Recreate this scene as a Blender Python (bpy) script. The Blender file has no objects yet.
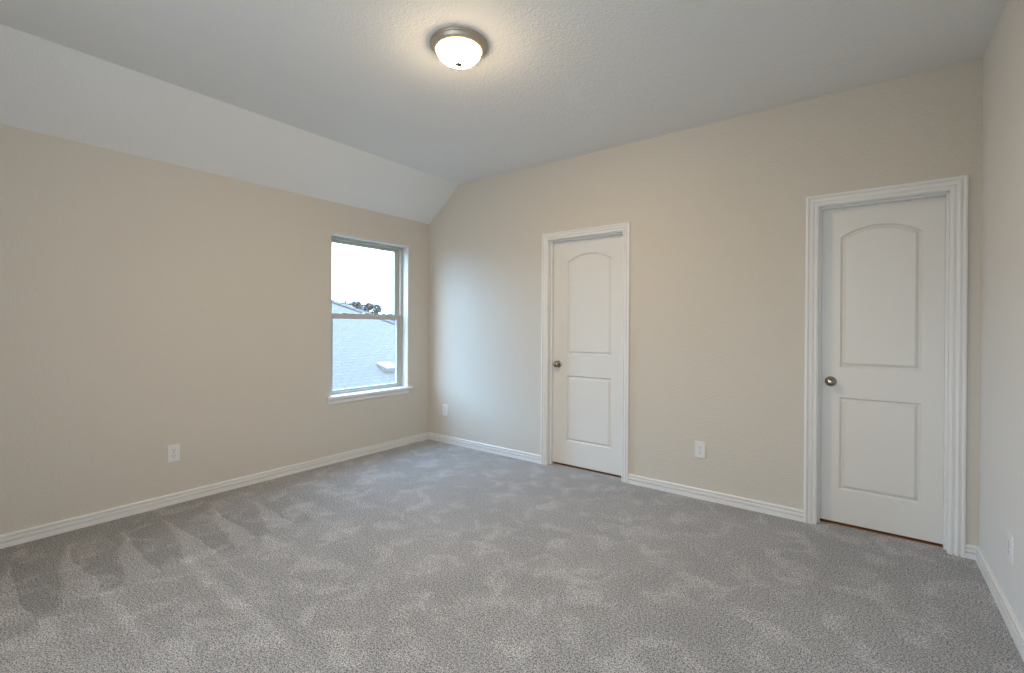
import bpy, bmesh, math, random
from math import sin, cos, pi, radians
from mathutils import Vector, Matrix

scene = bpy.context.scene
COL = scene.collection
random.seed(7)

# ------------------------------------------------------------------ camera, world, exposure
W, D_BACK = 4.358, -4.40           # right wall, back wall
HC, HK, SX = 2.734, 2.376, 0.4585  # flat ceiling, knee wall, slope run

cam_data = bpy.data.cameras.new('camera')
cam = bpy.data.objects.new('camera', cam_data)
COL.objects.link(cam)
cam_data.sensor_fit = 'HORIZONTAL'
cam_data.sensor_width = 36.0
cam_data.lens = 466.0385 / 1024 * 36.0
cam_data.shift_y = -10.18 / 1024
cam_data.clip_start = 0.02
cam_data.clip_end = 500
yaw, pitch, roll = 0.64835, -0.00294, 0.0055
fw = Vector((-sin(yaw) * cos(pitch), cos(yaw) * cos(pitch), sin(pitch)))
rt = Vector((cos(yaw), sin(yaw), 0))
up = rt.cross(fw)
r2 = cos(roll) * rt + sin(roll) * up
u2 = -sin(roll) * rt + cos(roll) * up
m3 = Matrix((r2, u2, -fw)).transposed()
cam.matrix_world = Matrix.Translation((3.85625, -3.56253, 1.2670)) @ m3.to_4x4()
scene.camera = cam

SKY_STRENGTH = 10.0
SKY_BLUE = (0.70, 1.26, 2.00, 1)     # cool overcast on the side of the visible window
SKY_WARM = (0.70, 0.75, 0.80, 1)     # brighter haze on the side behind the viewer
LAMP_STRENGTH = 320.0
LAMP_COLOR = (1.0, 0.755, 0.465, 1)
scene.view_settings.view_transform = 'Standard'
scene.view_settings.look = 'None'
scene.view_settings.gamma = 1.0
scene.view_settings.use_curve_mapping = False
scene.view_settings.exposure = 0.10

world = bpy.data.worlds.new('overcast_sky')
scene.world = world
world.use_nodes = True
wn = world.node_tree
wn.nodes.clear()
w_out = wn.nodes.new('ShaderNodeOutputWorld')
w_bg = wn.nodes.new('ShaderNodeBackground')
w_tc = wn.nodes.new('ShaderNodeTexCoord')
w_dot = wn.nodes.new('ShaderNodeVectorMath')
w_dot.operation = 'DOT_PRODUCT'
w_dot.inputs[1].default_value = (0.7071, -0.7071, 0)
w_map = wn.nodes.new('ShaderNodeMapRange')
w_map.interpolation_type = 'SMOOTHSTEP'
w_map.inputs[1].default_value, w_map.inputs[2].default_value = -0.1, 0.6
w_mix = wn.nodes.new('ShaderNodeMix')
w_mix.data_type = 'RGBA'
w_mix.inputs[6].default_value = SKY_BLUE
w_mix.inputs[7].default_value = SKY_WARM
wn.links.new(w_tc.outputs['Generated'], w_dot.inputs[0])
wn.links.new(w_dot.outputs['Value'], w_map.inputs[0])
wn.links.new(w_map.outputs[0], w_mix.inputs[0])
wn.links.new(w_mix.outputs[2], w_bg.inputs['Color'])
w_bg.inputs['Strength'].default_value = SKY_STRENGTH
wn.links.new(w_bg.outputs[0], w_out.inputs[0])

# portal in the window opening: guides the sky light through it, emits nothing itself
for p_loc, p_rot in (((-0.16, -0.7435, 1.346), -pi / 2), ((2.4435, D_BACK - 0.16, 1.346), 0.0), ((3.6435, D_BACK - 0.16, 1.346), 0.0)):
    pd = bpy.data.lights.new('window_portal', 'AREA')
    pd.shape = 'RECTANGLE'
    pd.size, pd.size_y = 0.90, 1.50
    pd.cycles.is_portal = True
    po = bpy.data.objects.new('window_portal', pd)
    COL.objects.link(po)
    # an area light faces its local -Z; turn that into the room
    po.matrix_world = Matrix.Translation(p_loc) @ Matrix.Rotation(p_rot, 4, 'Z') @ Matrix.Rotation(pi / 2, 4, 'X')

scene.cycles.max_bounces = 12
scene.cycles.diffuse_bounces = 8
scene.cycles.sample_clamp_indirect = 6.0


# ------------------------------------------------------------------ materials
def nodes_of(name):
    m = bpy.data.materials.new(name)
    m.use_nodes = True
    nt = m.node_tree
    return m, nt, nt.nodes['Principled BSDF']


def N(nt, kind, **kw):
    n = nt.nodes.new(kind)
    for k, v in kw.items():
        setattr(n, k, v)
    return n


def simple(name, col, rough=0.5, metal=0.0, bump=None, spec=0.4):
    m, nt, b = nodes_of(name)
    b.inputs['Base Color'].default_value = (*col, 1)
    b.inputs['Roughness'].default_value = rough
    b.inputs['Metallic'].default_value = metal
    b.inputs['Specular IOR Level'].default_value = spec
    if bump:
        sc, dist, st = bump
        tc = N(nt, 'ShaderNodeTexCoord')
        no = N(nt, 'ShaderNodeTexNoise')
        no.inputs['Scale'].default_value = sc
        no.inputs['Detail'].default_value = 2.5
        bp = N(nt, 'ShaderNodeBump')
        bp.inputs['Distance'].default_value = dist
        bp.inputs['Strength'].default_value = st
        nt.links.new(tc.outputs['Object'], no.inputs['Vector'])
        nt.links.new(no.outputs['Fac'], bp.inputs['Height'])
        nt.links.new(bp.outputs[0], b.inputs['Normal'])
    return m


def mathn(nt, op, a=None, b=None, c=None, clamp=False):
    n = N(nt, 'ShaderNodeMath', operation=op, use_clamp=clamp)
    for i, v in enumerate((a, b, c)):
        if v is None:
            continue
        if isinstance(v, (int, float)):
            n.inputs[i].default_value = v
        else:
            nt.links.new(v, n.inputs[i])
    return n.outputs[0]


def mixc(nt, fac, a, b, blend='MIX'):
    n = N(nt, 'ShaderNodeMix', data_type='RGBA', blend_type=blend)
    for idx, v in ((0, fac), (6, a), (7, b)):
        if isinstance(v, (int, float)):
            n.inputs[idx].default_value = v
        elif isinstance(v, tuple):
            n.inputs[idx].default_value = (*v, 1)
        else:
            nt.links.new(v, n.inputs[idx])
    return n.outputs[2]


def sstep(nt, v, lo, hi):
    n = N(nt, 'ShaderNodeMapRange', interpolation_type='SMOOTHSTEP')
    nt.links.new(v, n.inputs[0])
    n.inputs[1].default_value = lo
    n.inputs[2].default_value = hi
    return n.outputs[0]


M_WALL = simple('orange_peel_wall_paint', (0.605, 0.557, 0.488), 0.75, bump=(70, 0.005, 0.8), spec=0.25)
M_WALL_LIGHTENED = simple('lightened_wall_paint', (0.72, 0.70, 0.67), 0.75, bump=(75, 0.004, 0.55), spec=0.25)  # right wall colour lightened to stand in for window light it lacks
M_CEIL = simple('textured_ceiling_paint', (0.74, 0.735, 0.72), 0.85, bump=(85, 0.005, 0.75), spec=0.2)
M_TRIM = simple('white_trim_enamel', (0.76, 0.745, 0.725), 0.35)
M_DOOR = simple('white_door_enamel', (0.72, 0.70, 0.665), 0.4)
M_LINER = simple('painted_window_return', (0.64, 0.63, 0.61), 0.6)
M_VINYL = simple('darkened_window_vinyl', (0.46, 0.455, 0.42), 0.4)  # shade on the backlit white frame is put into this grey base colour
M_PLATE = simple('white_outlet_plastic', (0.72, 0.71, 0.71), 0.35)
M_SLOT = simple('dark_outlet_slot', (0.05, 0.05, 0.05), 0.6)
M_NICKEL = simple('satin_nickel', (0.33, 0.295, 0.24), 0.22, 1.0)
M_PAN = simple('brushed_nickel_pan', (0.50, 0.44, 0.36), 0.45, 0.8)
M_FINIAL = simple('tan_finial_metal', (0.16, 0.12, 0.07), 0.6, 0.0, spec=0.1)
M_WOOD = simple('orange_oak_strip', (0.36, 0.15, 0.05), 0.5, bump=(40, 0.002, 0.3))
M_FASCIA = simple('pale_siding', (0.30, 0.29, 0.27), 0.7)
M_VENT = simple('white_roof_vent_metal', (0.11, 0.105, 0.10), 0.5)
M_BARK = simple('bark', (0.06, 0.05, 0.04), 0.9)
M_LAWN = simple('dry_lawn', (0.09, 0.10, 0.06), 0.95, bump=(6, 0.05, 0.5))


def make_carpet():
    m, nt, b = nodes_of('grey_cut_pile_carpet')
    tc = N(nt, 'ShaderNodeTexCoord')
    sep = N(nt, 'ShaderNodeSeparateXYZ')
    nt.links.new(tc.outputs['Object'], sep.inputs[0])
    X, Y = sep.outputs[0], sep.outputs[1]

    def noise(scale, detail=2.0, rough=0.5, dist=0.0, vec=None):
        n = N(nt, 'ShaderNodeTexNoise')
        n.inputs['Scale'].default_value = scale
        n.inputs['Detail'].default_value = detail
        n.inputs['Roughness'].default_value = rough
        n.inputs['Distortion'].default_value = dist
        nt.links.new(vec or tc.outputs['Object'], n.inputs['Vector'])
        return n.outputs['Fac']
    fine = noise(210, 1.5, 0.6)
    mid = noise(105, 2.0, 0.6)
    blot = noise(5.5, 4.0, 0.62, 0.6)
    blot2 = noise(2.0, 3.0, 0.55, 0.4)
    wob = noise(3.0, 2.0)
    # speckled yarn colours
    speck = sstep(nt, mathn(nt, 'ADD', mathn(nt, 'MULTIPLY', fine, 0.6), mathn(nt, 'MULTIPLY', mid, 0.4)), 0.37, 0.63)
    col = mixc(nt, speck, (0.120, 0.112, 0.108), (0.78, 0.755, 0.745))
    # pile brushed either way: vacuum marks. the strip along the window wall carries wedges
    wx = mathn(nt, 'ADD', X, mathn(nt, 'MULTIPLY', mathn(nt, 'SUBTRACT', wob, 0.5), 0.16))
    wy = mathn(nt, 'ADD', Y, mathn(nt, 'MULTIPLY', mathn(nt, 'SUBTRACT', wob, 0.5), 0.10))
    u = mathn(nt, 'FRACT', mathn(nt, 'DIVIDE', mathn(nt, 'SUBTRACT', -2.03, wy), 0.238))
    lim = mathn(nt, 'MULTIPLY', mathn(nt, 'SUBTRACT', wx, 0.22), 0.82)
    wedge = sstep(nt, mathn(nt, 'SUBTRACT', lim, u), -0.05, 0.10)
    inside = mathn(nt, 'SUBTRACT', 1.0, sstep(nt, wx, 0.99, 1.03))
    south = mathn(nt, 'SUBTRACT', 1.0, sstep(nt, Y, -2.3, -1.5))
    strip = mathn(nt, 'MULTIPLY', inside, south)
    # beyond the seam: lighter pile with a few long streaks running away from the wall
    tot = None
    for y0, wd, x1, amp in ((-2.63, 0.030, 2.4, 1.0), (-2.52, 0.016, 2.0, 0.6), (-2.965, 0.028, 2.0, 0.9), (-2.22, 0.03, 1.7, 0.9),
                            (-2.36, 0.02, 1.6, 0.5), (-3.2, 0.02, 1.9, 0.6), (-1.9, 0.02, 1.8, 0.5), (-1.55, 0.025, 2.0, 0.4)):
        dy = mathn(nt, 'ABSOLUTE', mathn(nt, 'SUBTRACT', wy, y0))
        g = mathn(nt, 'SUBTRACT', 1.0, sstep(nt, dy, wd * 0.3, wd * 1.5))
        f = mathn(nt, 'MULTIPLY', sstep(nt, X, 0.9, 1.05), mathn(nt, 'SUBTRACT', 1.0, sstep(nt, X, x1 - 0.7, x1)))
        g = mathn(nt, 'MULTIPLY', mathn(nt, 'MULTIPLY', g, f), amp)
        tot = g if tot is None else mathn(nt, 'MAXIMUM', tot, g)
    # soft footprints and brush patches
    patch = sstep(nt, blot, 0.47, 0.66)
    broad = sstep(nt, blot2, 0.35, 0.70)
    val = mathn(nt, 'ADD', 0.82, mathn(nt, 'MULTIPLY', patch, 0.25))
    val = mathn(nt, 'ADD', val, mathn(nt, 'MULTIPLY', broad, 0.10))
    val = mathn(nt, 'ADD', val, mathn(nt, 'MULTIPLY', tot, 0.20))
    val = mathn(nt, 'SUBTRACT', val, mathn(nt, 'MULTIPLY', strip, 0.16))
    val = mathn(nt, 'ADD', val, mathn(nt, 'MULTIPLY', mathn(nt, 'MULTIPLY', strip, wedge), 0.28))
    v3 = N(nt, 'ShaderNodeCombineColor')
    for i in range(3):
        nt.links.new(val, v3.inputs[i])
    col = mixc(nt, 1.0, col, v3.outputs[0], 'MULTIPLY')
    nt.links.new(col, b.inputs['Base Color'])
    b.inputs['Roughness'].default_value = 0.95
    b.inputs['Specular IOR Level'].default_value = 0.1
    b.inputs['Sheen Weight'].default_value = 0.25
    b.inputs['Sheen Roughness'].default_value = 0.45
    bp = N(nt, 'ShaderNodeBump')
    bp.inputs['Distance'].default_value = 0.012
    bp.inputs['Strength'].default_value = 0.8
    h = mathn(nt, 'ADD', fine, mathn(nt, 'MULTIPLY', mid, 1.0))
    nt.links.new(h, bp.inputs['Height'])
    nt.links.new(bp.outputs[0], b.inputs['Normal'])
    return m


M_CARPET = make_carpet()


def make_glass():
    m = bpy.data.materials.new('clear_window_glass')
    m.use_nodes = True
    nt = m.node_tree
    nt.nodes.clear()
    out = N(nt, 'ShaderNodeOutputMaterial')
    tr = N(nt, 'ShaderNodeBsdfTransparent')
    tr.inputs[0].default_value = (0.97, 0.985, 0.98, 1)
    gl = N(nt, 'ShaderNodeBsdfGlossy')
    gl.inputs['Roughness'].default_value = 0.02
    mx = N(nt, 'ShaderNodeMixShader')
    mx.inputs[0].default_value = 0.06
    nt.links.new(tr.outputs[0], mx.inputs[1])
    nt.links.new(gl.outputs[0], mx.inputs[2])
    nt.links.new(mx.outputs[0], out.inputs[0])
    return m


M_GLASS = make_glass()


def make_dome():
    # frosted glass bowl lit from inside by its bulbs: hot in the middle, dimmer at the rim
    m = bpy.data.materials.new('lit_frosted_glass')
    m.use_nodes = True
    nt = m.node_tree
    nt.nodes.clear()
    out = N(nt, 'ShaderNodeOutputMaterial')
    tc = N(nt, 'ShaderNodeTexCoord')
    sep = N(nt, 'ShaderNodeSeparateXYZ')
    nt.links.new(tc.outputs['Object'], sep.inputs[0])
    k = sstep(nt, sep.outputs[2], -0.052, -0.075)   # 0 at the rim, 1 lower down
    k.node.inputs[1].default_value, k.node.inputs[2].default_value = -0.094, -0.055
    hot = mathn(nt, 'SUBTRACT', 1.0, k)
    st = mathn(nt, 'ADD', 18.0, mathn(nt, 'MULTIPLY', hot, LAMP_STRENGTH))
    em = N(nt, 'ShaderNodeEmission')
    em.inputs['Color'].default_value = LAMP_COLOR
    nt.links.new(st, em.inputs['Strength'])
    gl = N(nt, 'ShaderNodeBsdfGlossy')
    gl.inputs['Color'].default_value = (0.04, 0.04, 0.04, 1)
    gl.inputs['Roughness'].default_value = 0.3
    ad = N(nt, 'ShaderNodeAddShader')
    nt.links.new(em.outputs[0], ad.inputs[0])
    nt.links.new(gl.outputs[0], ad.inputs[1])
    nt.links.new(ad.outputs[0], out.inputs[0])
    return m


M_DOME = make_dome()


def make_shingles():
    m, nt, b = nodes_of('weathered_grey_shingles')
    uv = N(nt, 'ShaderNodeUVMap')
    br = N(nt, 'ShaderNodeTexBrick')
    br.offset = 0.5
    br.inputs['Color1'].default_value = (0.074, 0.062, 0.055, 1)
    br.inputs['Color2'].default_value = (0.065, 0.055, 0.048, 1)
    br.inputs['Mortar'].default_value = (0.049, 0.041, 0.036, 1)
    br.inputs['Scale'].default_value = 1.0
    br.inputs['Brick Width'].default_value = 0.26
    br.inputs['Row Height'].default_value = 0.118
    br.inputs['Mortar Size'].default_value = 0.008
    br.inputs['Mortar Smooth'].default_value = 0.4
    no = N(nt, 'ShaderNodeTexNoise')
    no.inputs['Scale'].default_value = 5
    no.inputs['Detail'].default_value = 4
    nt.links.new(uv.outputs[0], br.inputs['Vector'])
    nt.links.new(uv.outputs[0], no.inputs['Vector'])
    c = mixc(nt, 0.15, br.outputs['Color'], no.outputs['Fac'], 'OVERLAY')
    nt.links.new(c, b.inputs['Base Color'])
    b.inputs['Roughness'].default_value = 0.9
    bp = N(nt, 'ShaderNodeBump')
    bp.invert = True
    bp.inputs['Distance'].default_value = 0.006
    nt.links.new(br.outputs['Fac'], bp.inputs['Height'])
    nt.links.new(bp.outputs[0], b.inputs['Normal'])
    return m


M_SHINGLE = make_shingles()


def make_leaf():
    m, nt, b = nodes_of('dark_tree_leaves')
    tc = N(nt, 'ShaderNodeTexCoord')
    no = N(nt, 'ShaderNodeTexNoise')
    no.inputs['Scale'].default_value = 1.5
    nt.links.new(tc.outputs['Object'], no.inputs['Vector'])
    c = mixc(nt, no.outputs['Fac'], (0.060, 0.060, 0.054), (0.11, 0.104, 0.096))
    nt.links.new(c, b.inputs['Base Color'])
    b.inputs['Roughness'].default_value = 0.8
    return m


M_LEAF = make_leaf()


# ------------------------------------------------------------------ object helpers
def link(name, bm, mat, parent=None, smooth=False, loc=None):
    bmesh.ops.recalc_face_normals(bm, faces=bm.faces)
    me = bpy.data.meshes.new(name)
    bm.to_mesh(me)
    bm.free()
    me.materials.append(mat)
    if smooth:
        for p in me.polygons:
            p.use_smooth = True
    o = bpy.data.objects.new(name, me)
    COL.objects.link(o)
    if loc is not None:
        o.location = loc
    if parent is not None:
        o.parent = parent
    return o


def tag(o, label, cat, group=None, kind=None):
    o['label'] = label
    o['category'] = cat
    if group:
        o['group'] = group
    if kind:
        o['kind'] = kind
    return o


def empty(name, loc, rz=0.0):
    o = bpy.data.objects.new(name, None)
    o.empty_display_size = 0.1
    COL.objects.link(o)
    o.location = loc
    o.rotation_euler = (0, 0, rz)
    return o


def box(bm, x0, x1, y0, y1, z0, z1):
    vs = [bm.verts.new((x, y, z)) for x in (x0, x1) for y in (y0, y1) for z in (z0, z1)]
    for f in ((0, 1, 3, 2), (4, 6, 7, 5), (0, 4, 5, 1), (2, 3, 7, 6), (0, 2, 6, 4), (1, 5, 7, 3)):
        bm.faces.new([vs[i] for i in f])
    return vs


def bevel(bm, w, seg=2):
    bmesh.ops.bevel(bm, geom=list(bm.edges), offset=w, segments=seg, profile=0.6, affect='EDGES')


def bbox(x0, x1, y0, y1, z0, z1, w=0.0, seg=2):
    bm = bmesh.new()
    box(bm, x0, x1, y0, y1, z0, z1)
    if w:
        bevel(bm, w, seg)
    return bm


def lathe(bm, prof, seg=48, M=None, cap=True):
    """prof: (r, h) list about +Z, transformed by M."""
    rings = []
    M = M or Matrix.Identity(4)
    for r, h in prof:
        if r < 1e-6:
            rings.append([bm.verts.new(M @ Vector((0, 0, h)))])
        else:
            rings.append([bm.verts.new(M @ Vector((r * cos(2 * pi * i / seg), r * sin(2 * pi * i / seg), h))) for i in range(seg)])
    for a, b in zip(rings, rings[1:]):
        if len(a) == 1 and len(b) == 1:
            continue
        for i in range(seg):
            j = (i + 1) % seg
            if len(a) == 1:
                bm.faces.new((a[0], b[i], b[j]))
            elif len(b) == 1:
                bm.faces.new((a[i], a[j], b[0]))
            else:
                bm.faces.new((a[i], a[j], b[j], b[i]))
    return bm


def panel_wall(xs, zs, holes, top, thick, M):
    """wall face on a grid of cells in (u, z), minus the holes, extruded by thick; M maps (u, depth, z) to the world."""
    bm = bmesh.new()
    grid = {}

    def v(i, j):
        if (i, j) not in grid:
            z = zs[j] if j < len(zs) else top(xs[i])
            grid[(i, j)] = bm.verts.new((xs[i], 0, z))
        return grid[(i, j)]
    for i in range(len(xs) - 1):
        for j in range(len(zs)):
            cx = (xs[i] + xs[i + 1]) / 2
            z0 = zs[j]
            z1 = zs[j + 1] if j + 1 < len(zs) else 99
            if any(h[0] < cx < h[1] and h[2] <= z0 + 1e-6 and h[3] >= z1 - 1e-6 for h in holes):
                continue
            bm.faces.new((v(i, j), v(i + 1, j), v(i + 1, j + 1), v(i, j + 1)))
    r = bmesh.ops.extrude_face_region(bm, geom=list(bm.faces))
    for e in r['geom']:
        if isinstance(e, bmesh.types.BMVert):
            e.co.y += thick
    bm.transform(M)
    return bm


def struct(name, bm, mat, label, cat, smooth=False):
    return tag(link(name, bm, mat, None, smooth), label, cat, kind='structure')


# ------------------------------------------------------------------ room shell
T = 0.115
D1 = dict(x0=1.5695, x1=2.2805, c0=1.5035, c1=2.3445)
D2 = dict(x0=3.6200, x1=4.2300, c0=3.5460, c1=4.3000)
JAMB = 0.018
holes_front = []
for d in (D1, D2):
    d['j0'], d['j1'] = d['x0'] - 0.002, d['x1'] + 0.002
    d['h0'], d['h1'] = d['j0'] - JAMB, d['j1'] + JAMB
    holes_front.append((d['h0'], d['h1'], -0.02, 2.034 + JAMB))
ZJ = 2.034

struct('floor', bbox(-0.02, W + 0.02, D_BACK - 0.02, 0.074, -0.12, 0.0), M_CARPET,
       'grey speckled carpet with vacuum streaks covering the whole room', 'carpet')

front_top = lambda x: HK + (HC - HK) * min(max(x, 0) / SX, 1.0)
xs = [0, SX, D1['h0'], D1['h1'], D2['h0'], D2['h1'], W]
struct('wall_front', panel_wall(xs, [-0.12, 2.034 + JAMB], [(h[0], h[1], -0.12, h[3]) for h in holes_front], front_top, T,
                                Matrix.Identity(4)), M_WALL,
       'greige textured wall with the two white doors and a sloped upper left corner', 'wall')

WY0, WY1, WZ0, WZ1 = -1.187, -0.300, 0.607, 2.085
TL = 0.150
ML = Matrix(((0, -1, 0, 0), (1, 0, 0, 0), (0, 0, 1, 0), (0, 0, 0, 1)))   # (u, depth, z) -> x = -depth, y = u
struct('wall_left', panel_wall([D_BACK, WY0, WY1 + 0.012, T], [-0.12, WZ0 - 0.03, WZ1 + 0.012],
                               [(WY0, WY1 + 0.012, WZ0 - 0.03, WZ1 + 0.012)], lambda u: HK, TL, ML), M_WALL,
       'greige textured low wall holding the single window', 'wall')
struct('wall_right', bbox(W, W + T, D_BACK - T, T, -0.12, HC + 0.1), M_WALL_LIGHTENED,
       'plain wall lightened for window light at the right edge beside the wider-cased door', 'wall')
BX = (1.70, 2.90)                                            # two made-up windows behind the viewer, added for fill light: x = BX - local y
MB = Matrix(((1, 0, 0, 0), (0, -1, 0, D_BACK), (0, 0, 1, 0), (0, 0, 0, 1)))
bx_holes = [(b_ - WY1 - 0.012, b_ - WY0 + 0.012, WZ0 - 0.03, WZ1 + 0.012) for b_ in BX]
struct('wall_back', panel_wall([-TL] + [q for h in bx_holes for q in h[:2]] + [W], [-0.12, WZ0 - 0.03, WZ1 + 0.012],
                               bx_holes, lambda u: HC + 0.05, TL, MB), M_WALL,
       'greige wall behind the viewer with two added fill-light windows', 'wall')

bm = bmesh.new()
prof = [(-TL, HK - (HC - HK) / SX * 0), (0, HK), (SX, HC), (W, HC), (W, HC + 0.1), (SX - 0.05, HC + 0.1), (-TL, HK + 0.1)]
a = [bm.verts.new((x, D_BACK, z)) for x, z in prof]
b = [bm.verts.new((x, 0.0, z)) for x, z in prof]
bm.faces.new(a)
bm.faces.new(b[::-1])
for i in range(len(prof)):
    j = (i + 1) % len(prof)
    bm.faces.new((a[i], a[j], b[j], b[i]))
struct('ceiling', bm, M_CEIL, 'textured off-white ceiling with a sloped strip down to the window wall', 'ceiling')

# closet shells behind the two doors: dark, closed
for nm, d, lab in (('wall_closet', D1, 'dim closet behind the left door, seen only under its leaf'),
                   ('wall_closet.001', D2, 'dim closet behind the right door, seen only under its leaf')):
    x0, x1 = d['h0'] - 0.06, d['h1'] + 0.06
    bm = bmesh.new()
    box(bm, x0, x1, 0.80, 0.86, -0.12, 2.2)
    box(bm, x0 - 0.06, x0, T, 0.86, -0.12, 2.2)
    box(bm, x1, x1 + 0.06, T, 0.86, -0.12, 2.2)
    box(bm, x0 - 0.06, x1 + 0.06, T, 0.86, 2.2, 2.26)
    box(bm, x0 - 0.06, x1 + 0.06, T, 0.86, -0.18, -0.12)
    struct(nm, bm, M_WALL, lab, 'wall')


# ------------------------------------------------------------------ trim
def sweep_straight(prof, p0, p1, inward, m0=0.0, m1=0.0):
    """prof: closed list of (offset along inward, z). m0/m1: mitre shift of each end per unit offset."""
    bm = bmesh.new()
    p0, p1, n = Vector(p0), Vector(p1), Vector(inward)
    t = (p1 - p0).normalized()
    a = [bm.verts.new(p0 + n * o + t * (o * m0) + Vector((0, 0, z))) for o, z in prof]
    b = [bm.verts.new(p1 + n * o - t * (o * m1) + Vector((0, 0, z))) for o, z in prof]
    for i in range(len(prof)):
        j = (i + 1) % len(prof)
        bm.faces.new((a[i], a[j], b[j], b[i]))
    bm.faces.new(a[::-1])
    bm.faces.new(b)
    return bm


BASE = [(0, 0), (0.0150, 0), (0.0150, 0.026), (0.0148, 0.0290), (0.0020, 0.0300), (0.0020, 0.0370), (0.0132, 0.0380), (0.0134, 0.045),
        (0.0122, 0.0530), (0.0010, 0.0540), (0.0010, 0.0605), (0.0105, 0.0615), (0.0105, 0.0700), (0.0070, 0.0745), (0, 0.0745)]
bb_group = 'white baseboards'
struct('baseboard_left', sweep_straight(BASE, (0, D_BACK, 0), (0, 0, 0), (1, 0, 0), 0, 1), M_TRIM,
       'white stepped baseboard along the window wall', 'baseboard')
struct('baseboard_front', sweep_straight(BASE, (0, 0, 0), (D1['c0'], 0, 0), (0, -1, 0), 1, 0), M_TRIM,
       'white stepped baseboard from the room corner to the left door', 'baseboard')
struct('baseboard_front.001', sweep_straight(BASE, (D1['c1'], 0, 0), (D2['c0'], 0, 0), (0, -1, 0)), M_TRIM,
       'white stepped baseboard between the two doors', 'baseboard')
struct('baseboard_front.002', sweep_straight(BASE, (D2['c1'], 0, 0), (W, 0, 0), (0, -1, 0), 0, 1), M_TRIM,
       'very short white baseboard between the right door and the right wall', 'baseboard')
struct('baseboard_right', sweep_straight(BASE, (W, 0, 0), (W, D_BACK, 0), (-1, 0, 0), 1, 0), M_TRIM,
       'white stepped baseboard along the right wall', 'baseboard')


def casing(x0, x1, ztop, w):
    """mitred colonial casing around an opening whose inner casing edge is x0..x1, ztop."""
    s = w / 0.058
    prof = [(0, 0), (0, 0.0085), (0.004, 0.0105), (0.010, 0.0110), (0.0120, 0.0045), (0.0180, 0.0045), (0.0205, 0.0115), (0.030, 0.0150),
            (0.033, 0.0150), (0.0350, 0.0075), (0.0410, 0.0075), (0.0430, 0.0165), (0.048, 0.0190), (0.055, 0.0175), (0.058, 0.0130), (0.058, 0)]
    prof = [(u * s, t) for u, t in prof]
    bm = bmesh.new()
    path = [((x0, 0.0), (-1, 0)), ((x0, ztop), (-1, 1)), ((x1, ztop), (1, 1)), ((x1, 0.0), (1, 0))]
    rings = []
    for (x, z), (dx, dz) in path:
        rings.append([bm.verts.new((x + dx * u, -t, z + dz * u)) for u, t in prof])
    n = len(prof)
    for a, b in zip(rings, rings[1:]):
        for i in range(n):
            j = (i + 1) % n
            bm.faces.new((a[i], a[j], b[j], b[i]))
    bm.faces.new(rings[0])
    bm.faces.new(rings[-1][::-1])
    return bm


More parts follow.
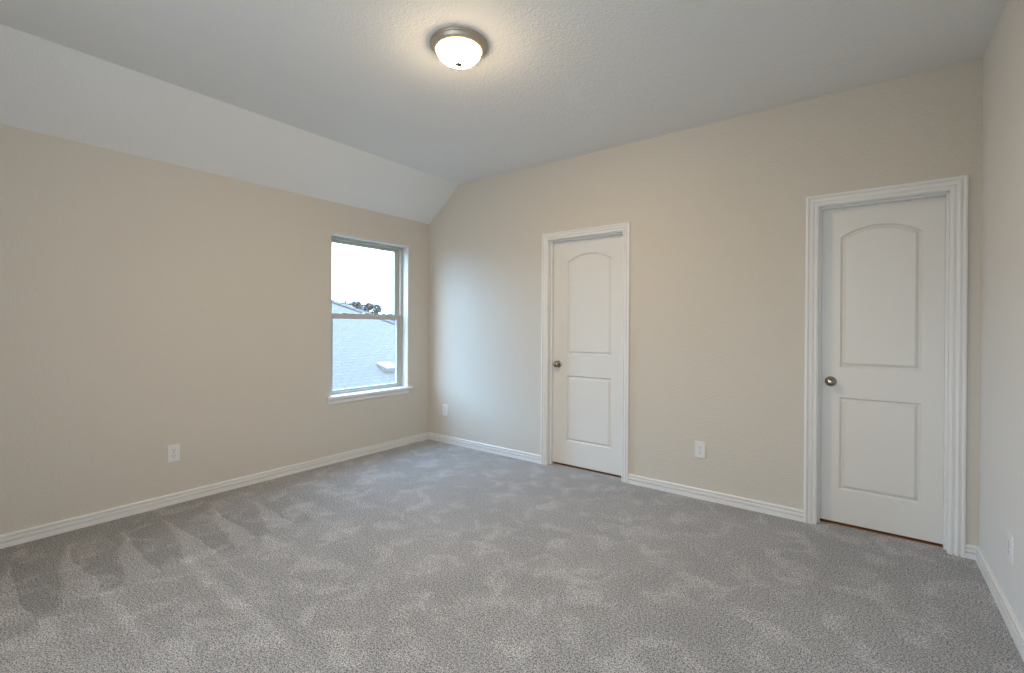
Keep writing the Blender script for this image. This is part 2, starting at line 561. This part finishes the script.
def door_set(n, d, panel, label):
    tr = struct('trim_%d' % n, casing(d['j0'] - 0.005, d['j1'] + 0.005, ZJ + 0.005, d['j0'] - 0.005 - d['c0']), M_TRIM,
                'white moulded casing and jamb around the %s' % label[1], 'door casing')
    bm = bmesh.new()                                         # jamb: two sides and a head, one liner
    j0, j1 = d['j0'], d['j1']
    box(bm, j0 - JAMB, j0, 0.0, T, 0.0, ZJ)
    box(bm, j1, j1 + JAMB, 0.0, T, 0.0, ZJ)
    box(bm, j0 - JAMB, j1 + JAMB, 0.0, T, ZJ, ZJ + JAMB)
    link('jamb', bm, M_TRIM, tr)
    bm = bmesh.new()
    s = 0.011
    box(bm, j0, j0 + s, 0.044, 0.079, 0.0, ZJ - s)
    box(bm, j1 - s, j1, 0.044, 0.079, 0.0, ZJ - s)
    box(bm, j0, j1, 0.044, 0.079, ZJ - s, ZJ)
    link('door_stop', bm, M_TRIM, tr)
    # threshold strip where the carpet ends
    struct('trim_%d' % (n + 2), bbox(d['j0'], d['j1'], 0.074, 0.20, -0.05, 0.001, 0.0005), M_WOOD,
           'thin orange wood strip under the %s' % label[1], 'threshold')

    # leaf with two moulded panels, the upper one with an arched head
    x0, x1, z0, z1 = d['x0'], d['x1'], 0.016, 2.031
    yf, yb = 0.080, 0.115
    pl, pr = panel
    bm = bmesh.new()

    def loop_rect(zb, zt, i):
        return [(pl + i, zb + i), (pr - i, zb + i), (pr - i, zt - i), (pl + i, zt - i)]

    def loop_arch(zb, zs, za, i):
        c = (pl + pr) / 2
        half = (pr - pl) / 2
        sag = za - zs
        R = (half * half + sag * sag) / (2 * sag)
        cz = za - R
        r = R - i
        hw = half - i
        a0 = math.asin(min(1, hw / r))
        pts = [(pl + i, zb + i), (pr - i, zb + i)]
        for k in range(25):
            a = a0 - 2 * a0 * k / 24
            pts.append((c + r * sin(a), cz + r * cos(a)))
        return pts

    steps = [(0.0, 0.0), (0.0015, 0.001), (0.0095, 0.0140), (0.012, 0.0148), (0.0145, 0.0140), (0.028, 0.0025), (0.031, 0.0018)]
    edges = []
    outer = [bm.verts.new(p) for p in ((x0, yf, z0), (x1, yf, z0), (x1, yf, z1), (x0, yf, z1))]
    edges += [bm.edges.new((outer[i], outer[(i + 1) % 4])) for i in range(4)]
    for f in (lambda i: loop_rect(0.225, 0.818, i), lambda i: loop_arch(1.008, 1.838, 1.902, i)):
        rings = []
        for ins, dep in steps:
            rings.append([bm.verts.new((x, yf + dep, z)) for x, z in f(ins)])
        m = len(rings[0])
        edges += [bm.edges.new((rings[0][i], rings[0][(i + 1) % m])) for i in range(m)]
        for a, b in zip(rings, rings[1:]):
            for i in range(m):
                j = (i + 1) % m
                bm.faces.new((a[i], a[j], b[j], b[i]))
        bm.faces.new(rings[-1])
    bmesh.ops.triangle_fill(bm, use_beauty=True, use_dissolve=False, edges=edges)
    back = [bm.verts.new((v.co.x, yb, v.co.z)) for v in outer]
    bm.faces.new(back)
    for i in range(4):
        j = (i + 1) % 4
        bm.faces.new((outer[i], back[i], back[j], outer[j]))
    leaf = struct('door_%d' % n, bm, M_DOOR, label[0], 'door')

    kx, kz = d['x0'] + 0.061, 0.914
    Mk = Matrix.Translation((kx, yf, kz)) @ Matrix.Rotation(pi / 2, 4, 'X')    # +Z of the profile points to -y, into the room
    bm = bmesh.new()
    lathe(bm, [(0, 0.046), (0.012, 0.0455), (0.019, 0.044)][::-1][:0] + [
        (0.0, 0.0645), (0.009, 0.0640), (0.016, 0.0620), (0.0225, 0.0575), (0.0262, 0.0510), (0.0272, 0.0445), (0.0255, 0.0380),
        (0.0205, 0.0325), (0.0140, 0.0285), (0.0115, 0.0240), (0.0110, 0.0150), (0.0125, 0.0080), (0.0125, 0.004)], 36, Mk)
    kn = link('door_knob', bm, M_NICKEL, leaf, True)
    bm = bmesh.new()
    lathe(bm, [(0, 0.0095), (0.014, 0.0095), (0.020, 0.0085), (0.026, 0.0065), (0.0310, 0.0040), (0.0325, 0.0015), (0.0325, 0.0)], 36, Mk)
    link('rosette', bm, M_NICKEL, kn, True)
    return leaf


door_set(1, D1, (1.7185, 2.1520), ('white two-panel arch-top door left of centre, nearer the window', 'left door near the window'))
door_set(2, D2, (3.7280, 4.1220), ('white two-panel arch-top door at the right, next to the right wall', 'right door by the right wall'))


# ------------------------------------------------------------------ window
def rect_frame(bm, x0, x1, y0, y1, z0, z1, sy, sz0, sz1):
    """four rails in the y-z plane: outside y0..y1, z0..z1; stile width sy, bottom rail sz0, top rail sz1."""
    box(bm, x0, x1, y0, y0 + sy, z0, z1)
    box(bm, x0, x1, y1 - sy, y1, z0, z1)
    box(bm, x0, x1, y0 + sy, y1 - sy, z0, z0 + sz0)
    box(bm, x0, x1, y0 + sy, y1 - sy, z1 - sz1, z1)


def make_window(name, loc, rz, label):
    win = empty(name, loc, rz)
    tag(win, label, 'window', kind='structure')
    bm = bmesh.new()                                             # painted liner of the opening
    for (y0, y1, z0, z1) in ((WY0 - 0.012, WY0 + 0.001, WZ0, WZ1), (WY1 - 0.001, WY1 + 0.012, WZ0, WZ1), (WY0 - 0.012, WY1 + 0.012, WZ1 - 0.001, WZ1 + 0.012)):
        box(bm, -0.085, 0.002 if y0 > WY0 - 0.005 or z0 > 1 else -0.004, max(y0, WY0 - 0.003), y1, z0, z1)
    link('window_liner', bm, M_LINER, win)
    FX0, FX1 = -0.148, -0.080
    bm = bmesh.new()
    rect_frame(bm, FX0, FX1, WY0 - 0.010, WY1 + 0.010, WZ0 - 0.028, WZ1 + 0.010, 0.040, 0.058, 0.034)
    link('window_frame', bm, M_VINYL, win)
    SY0, SY1 = WY0 + 0.030, WY1 - 0.030
    # upper sash sits in the outer track, lower sash in the inner one
    bm = bmesh.new()
    rect_frame(bm, -0.140, -0.118, SY0, SY1, 1.325, WZ1 - 0.024, 0.050, 0.034, 0.030)
    us = link('upper_sash', bm, M_VINYL, win)
    link('glass_pane', bbox(-0.131, -0.127, SY0 + 0.045, SY1 - 0.045, 1.350, WZ1 - 0.050), M_GLASS, us)
    bm = bmesh.new()
    rect_frame(bm, -0.112, -0.088, SY0, SY1, WZ0 + 0.006, 1.366, 0.042, 0.036, 0.050)
    ls = link('lower_sash', bm, M_VINYL, win)
    link('glass_pane', bbox(-0.102, -0.098, SY0 + 0.038, SY1 - 0.038, WZ0 + 0.034, 1.322), M_GLASS, ls)
    for yy in (-0.99, -0.47):                                    # tilt latches on the meeting rail
        link('tilt_latch', bbox(-0.106, -0.092, yy - 0.03, yy + 0.03, 1.366, 1.373, 0.002), M_VINYL, ls)
    bm = bbox(-0.115, -0.084, -0.775, -0.712, 1.366, 1.378, 0.003)
    link('sash_lock', bm, M_VINYL, ls)
    # stool with rounded nose and horns, and the moulded apron under it
    bm = bmesh.new()
    pts = [(-0.082, WY0 - 0.001), (0.0, WY0 - 0.001), (0.0, -1.232), (0.032, -1.232), (0.038, -1.226), (0.038, -0.256), (0.032, -0.250), (0.0, -0.250), (0.0, WY1 + 0.001), (-0.082, WY1 + 0.001)]
    lo = [bm.verts.new((x, y, WZ0 - 0.018)) for x, y in pts]
    hi = [bm.verts.new((x, y, WZ0 + 0.001)) for x, y in pts]
    bm.faces.new(lo[::-1])
    bm.faces.new(hi)
    for i in range(len(pts)):
        j = (i + 1) % len(pts)
        bm.faces.new((lo[i], lo[j], hi[j], hi[i]))
    sill = link('window_sill', bm, M_TRIM, win)
    APR = [(0, WZ0 - 0.018), (0.026, WZ0 - 0.018), (0.026, WZ0 - 0.026), (0.019, WZ0 - 0.034), (0.015, WZ0 - 0.048), (0.015, WZ0 - 0.060),
           (0.010, WZ0 - 0.070), (0, WZ0 - 0.072)]
    link('apron', sweep_straight(APR, (0, -1.215, 0), (0, -0.277, 0), (1, 0, 0), 0.55, 0.55), M_TRIM, sill)
    return win


make_window('window_1', (0, 0, 0), 0.0, 'single-hung white window with a roof view on the left wall')
make_window('added_window_2', (BX[0], D_BACK, 0), pi / 2, 'added single-hung fill-light window behind the viewer, nearer the room middle')  # this and the next are unseen, added to let in fill daylight
make_window('added_window_3', (BX[1], D_BACK, 0), pi / 2, 'added single-hung fill-light window behind the viewer, nearer the right wall')


# ------------------------------------------------------------------ outlets
def make_outlet(name, loc, rz, label):
    """local: plate in the x-z plane, facing -y."""
    t = empty(name, loc, rz)
    tag(t, label, 'outlet', 'white duplex outlets low on the walls')
    bm = bbox(-0.037, 0.037, -0.0065, 0.0, -0.060, 0.060)
    es = [e for e in bm.edges if all(v.co.y < -0.003 for v in e.verts)]
    bmesh.ops.bevel(bm, geom=es, offset=0.004, segments=2, profile=0.5, affect='EDGES')
    link('cover_plate', bm, M_PLATE, t)
    for z in (0.0195, -0.0195):
        bm = bmesh.new()
        pts = []
        for k in range(28):
            a = 2 * pi * k / 28
            pts.append((0.0170 * cos(a), max(-0.0140, min(0.0140, 0.0175 * sin(a)))))
        f0 = [bm.verts.new((x, -0.0060, z + zz)) for x, zz in pts]
        f1 = [bm.verts.new((x * 0.97, -0.0082, z + zz * 0.97)) for x, zz in pts]
        bm.faces.new(f1)
        bm.faces.new(f0[::-1])
        for i in range(28):
            j = (i + 1) % 28
            bm.faces.new((f0[i], f0[j], f1[j], f1[i]))
        rc = link('receptacle', bm, M_PLATE, t)
        bm = bmesh.new()
        box(bm, -0.0075, -0.0050, -0.0086, -0.0078, z - 0.001, z + 0.0080)
        box(bm, 0.0050, 0.0075, -0.0086, -0.0078, z - 0.001, z + 0.0065)
        lathe(bm, [(0, 0.0086), (0.0026, 0.0086), (0.0026, 0.0078)], 12, Matrix.Translation((0, 0, z - 0.0075)) @ Matrix.Rotation(pi / 2, 4, 'X'))
        link('slots', bm, M_SLOT, rc)
    bm = bmesh.new()
    lathe(bm, [(0, 0.0082), (0.002, 0.0080), (0.0032, 0.0068), (0.0032, 0.006)], 16, Matrix.Rotation(pi / 2, 4, 'X'))
    link('screw', bm, M_NICKEL, t, True)
    return t


def copy_tree(o, parent=None):
    c = o.copy()
    COL.objects.link(c)
    if parent is not None:
        c.parent = parent
    for ch in list(o.children):
        copy_tree(ch, c)
    return c


o0 = make_outlet('wall_outlet', (2.897, 0, 0.359), 0.0, 'white duplex outlet low on the wall between the two doors')
for loc, rz, lab in (((0.266, 0, 0.349), 0.0, 'white duplex outlet beside the room corner, right of the window'),
                     ((0, -2.391, 0.357), pi / 2, 'white duplex outlet on the window wall above its baseboard'),
                     ((W, -0.698, 0.330), -pi / 2, 'white outlet plate seen edge-on on the right wall')):
    c = copy_tree(o0)
    c.location = loc
    c.rotation_euler = (0, 0, rz)
    c['label'] = lab

# ------------------------------------------------------------------ ceiling light
LX, LY = 2.1515, -1.7863
lamp = empty('ceiling_light', (LX, LY, HC))
tag(lamp, 'lit frosted dome ceiling light with a brushed nickel rim', 'ceiling light')
bm = bmesh.new()
lathe(bm, [(0.149, 0.0), (0.1510, -0.004), (0.1510, -0.009), (0.1480, -0.0125), (0.1435, -0.0135), (0.1420, -0.017), (0.1385, -0.026),
           (0.1320, -0.0325), (0.1250, -0.0360), (0.1200, -0.0365), (0.1165, -0.0350), (0.1165, -0.012), (0.0, -0.012)], 72)
link('light_pan', bm, M_PAN, lamp, True)
bm = bmesh.new()
pr_ = []
for k in range(21):
    a = (pi / 2) * k / 20
    pr_.append((0.1175 * cos(a) ** 0.92 if k < 20 else 0.0, -0.031 - 0.068 * sin(a)))
lathe(bm, pr_, 64)
link('glass_dome', bm, M_DOME, lamp, True)
bm = bmesh.new()
lathe(bm, [(0, -0.1100), (0.009, -0.1095), (0.0165, -0.1075), (0.0195, -0.1040), (0.0190, -0.1000), (0.014, -0.0970), (0, -0.0960)], 28)
link('finial', bm, M_FINIAL, lamp, True)


# ------------------------------------------------------------------ outdoors: neighbouring roofs, trees, lawn
GZ = -3.3
struct('ground', bbox(-160, -TL - 0.02, -80, 120, GZ - 0.3, GZ), M_LAWN, 'dull lawn far below the window', 'lawn')


def roof_faces(bm, polys):
    """polygons with a UV layer in metres: u along the eave, v up the slope."""
    uvl = bm.loops.layers.uv.new('UVMap')
    for pts in polys:
        vs = [bm.verts.new(p) for p in pts]
        f = bm.faces.new(vs)
        e = (Vector(pts[1]) - Vector(pts[0])).normalized()
        n = f.normal if f.normal.length else None
        f.normal_update()
        s = f.normal.cross(e).normalized()
        o = Vector(pts[0])
        for lp in f.loops:
            q = lp.vert.co - o
            lp[uvl].uv = (q.dot(e), q.dot(s))


def hip_house(name, xe, width, y0, y1, ze, pitch, label):
    """hip-roofed house whose near eave runs along y at x = xe; the house lies towards -x."""
    h = empty(name, (xe, (y0 + y1) / 2, GZ))
    tag(h, label, 'house')
    ox, oy, oz = xe, (y0 + y1) / 2, GZ
    half = width / 2
    zr = ze + half * pitch
    R0, R1 = (xe - half, y0 + half, zr), (xe - half, y1 - half, zr)
    A, B, C_, D_ = (xe, y0, ze), (xe, y1, ze), (xe - width, y1, ze), (xe - width, y0, ze)
    off = Vector((ox, oy, oz))
    L = lambda p: tuple(Vector(p) - off)
    bm = bmesh.new()
    roof_faces(bm, [[L(A), L(B), L(R1), L(R0)], [L(B), L(C_), L(R1)], [L(C_), L(D_), L(R0), L(R1)], [L(D_), L(A), L(R0)]])
    roof = link('roof', bm, M_SHINGLE, h)
    bm = bmesh.new()                                         # cap shingles on ridge and hips
    for p, q in ((A, R0), (B, R1), (C_, R1), (D_, R0), (R0, R1)):
        p, q = Vector(L(p)), Vector(L(q))
        t = (q - p).normalized()
        s = t.cross(Vector((0, 0, 1))).normalized()
        k = int((q - p).length / 0.2)
        for i in range(k):
            c0, c1 = p.lerp(q, i / k), p.lerp(q, (i + 1.1) / k)
            lift0, lift1 = Vector((0, 0, 0.045)), Vector((0, 0, 0.025))
            v = [bm.verts.new(x) for x in (c0 + lift0, c0 + s * 0.14 - Vector((0, 0, 0.02)), c1 + s * 0.14 - Vector((0, 0, 0.03)), c1 + lift1,
                                           c0 - s * 0.14 - Vector((0, 0, 0.02)), c1 - s * 0.14 - Vector((0, 0, 0.03)))]
            bm.faces.new((v[0], v[1], v[2], v[3]))
            bm.faces.new((v[0], v[3], v[5], v[4]))
            bm.faces.new((v[0], v[4], v[1]))
    link('hip_caps', bm, M_SHINGLE, roof)
    bm = bmesh.new()
    box(bm, -width + 0.4, -0.4, y0 - oy + 0.4, y1 - oy - 0.4, 0, ze - GZ - 0.02)
    link('wall', bm, M_FASCIA, h)
    bm = bmesh.new()
    box(bm, -width, 0.0, y0 - oy, y1 - oy, ze - GZ - 0.17, ze - GZ - 0.004)
    link('eave', bm, M_FASCIA, h)
    return h, roof, off


# near house: hip edge from (-7.85, 3.65, 1.93) falling to the corner (-3, 8.4, -0.5)
nh, nroof, noff = hip_house('neighbouring_house', -3.0, 12.8, -12.0, 8.45, -0.50, 0.5, 'neighbouring house with a pale grey shingled roof filling the lower window')
# low slant-back vent on its near slope
vx, vy = -4.62, 3.04
vz = -0.50 + 0.5 * (-3.0 - vx)
bm = bmesh.new()
sl = math.atan(0.5)
Mv = Matrix.Translation(Vector((vx, vy, vz)) - noff) @ Matrix.Rotation(sl, 4, 'Y')     # local +x runs down the slope
w2, l2 = 0.20, 0.21
pts_b = [(-l2, -w2, 0), (l2, -w2, 0), (l2, w2, 0), (-l2, w2, 0)]
pts_t = [(-l2 + 0.02, -w2 + 0.01, 0.03), (l2, -w2 + 0.01, 0.11), (l2, w2 - 0.01, 0.11), (-l2 + 0.02, w2 - 0.01, 0.03)]
vb = [bm.verts.new(Mv @ Vector(p)) for p in pts_b]
vt = [bm.verts.new(Mv @ Vector(p)) for p in pts_t]
bm.faces.new(vb[::-1])
bm.faces.new(vt)
for i in range(4):
    j = (i + 1) % 4
    bm.faces.new((vb[i], vb[j], vt[j], vt[i]))
bevel(bm, 0.006, 1)
link('roof_vent', bm, M_VENT, nroof)
hip_house('distant_house', -16.1, 14.0, -2.0, 19.35, -0.5, 0.487, 'farther hip-roofed house just visible above the near roof')


def make_tree(loc, h, wd, clumps, seed, label, leaf=0.34):
    rnd = random.Random(seed)
    t = empty('tree', loc)
    tag(t, label, 'tree', 'trees beyond the roof')
    bm = bmesh.new()
    lathe(bm, [(0.22, 0), (0.16, h * 0.3), (0.11, h * 0.6), (0.05, h * 0.85), (0, h * 0.9)], 10)
    for k in range(5):
        a = rnd.uniform(0, 2 * pi)
        z = h * rnd.uniform(0.4, 0.7)
        tip = Vector((cos(a) * wd * 0.35, sin(a) * wd * 0.35, h * 0.22))
        q = tip.to_track_quat('Z', 'Y').to_matrix().to_4x4()
        lathe(bm, [(0.06, 0), (0.02, tip.length)], 6, Matrix.Translation((0, 0, z)) @ q)
    link('trunk', bm, M_BARK, t, True)
    bm = bmesh.new()
    for (cx, cz, r) in clumps:
        cy = rnd.uniform(-0.3, 0.3) * wd
        c = Vector((cx * wd, cy, cz * h))
        rr = r * wd
        for k in range(int(420 * (rr / leaf / 3) ** 1.6) + 120):
            dvec = Vector((rnd.gauss(0, 1), rnd.gauss(0, 1), rnd.gauss(0, 0.8))).normalized() * rr * rnd.uniform(0.25, 1.0) ** 0.5
            p = c + dvec
            s = leaf * rnd.uniform(0.5, 1.1)
            R = Matrix.Rotation(rnd.uniform(0, 6.28), 3, 'Z') @ Matrix.Rotation(rnd.uniform(0, 3.14), 3, 'X')
            q = [bm.verts.new(p + R @ Vector(o)) for o in ((-s * .5, 0, 0), (0, -s * .35, s * .1), (s * .5, 0, 0), (0, s * .35, s * .1))]
            bm.faces.new(q)
    link('crown', bm, M_LEAF, t)
    return t


def along(px_slope, s):                                      # a point s metres out from the viewer's place on a given bearing
    return (3.856 - s, -3.5625 + px_slope * s)


BUSHY = [(-.32, .66, .32), (.30, .68, .32), (-.05, .84, .26), (.12, .88, .18), (0, .50, .45)]
AIRY = [(-.12, .93, .17), (.18, .90, .19), (-.45, .74, .12), (.34, .72, .20), (-.12, .72, .17), (.05, .58, .36), (.1, .82, .14)]
TREES = [(0.662, 40, 7.25, 3.0, BUSHY, 'low bushy tree at the left, just above the roof edge'),
         (0.688, 45, 7.10, 2.8, BUSHY, 'bushy tree just right of the leftmost tree above the roof'),
         (0.712, 50, 6.95, 3.0, BUSHY, 'bushy tree left of the tall airy tree'),
         (0.739, 41, 6.90, 2.6, AIRY, 'tallest airy tree near the middle of the window'),
         (0.768, 46, 6.15, 3.2, BUSHY, 'low tree just right of the tall airy tree'),
         (0.803, 51, 6.20, 3.2, BUSHY, 'second low tree right of the tall airy tree'),
         (0.838, 42, 5.9, 3.0, BUSHY, 'lowest tree at the right side of the window')]
for i, (a, s, h, wd, cl, lab) in enumerate(TREES):
    x, y = along(a, s)
    make_tree((x, y, GZ), h, wd, cl, 20 + i, lab)
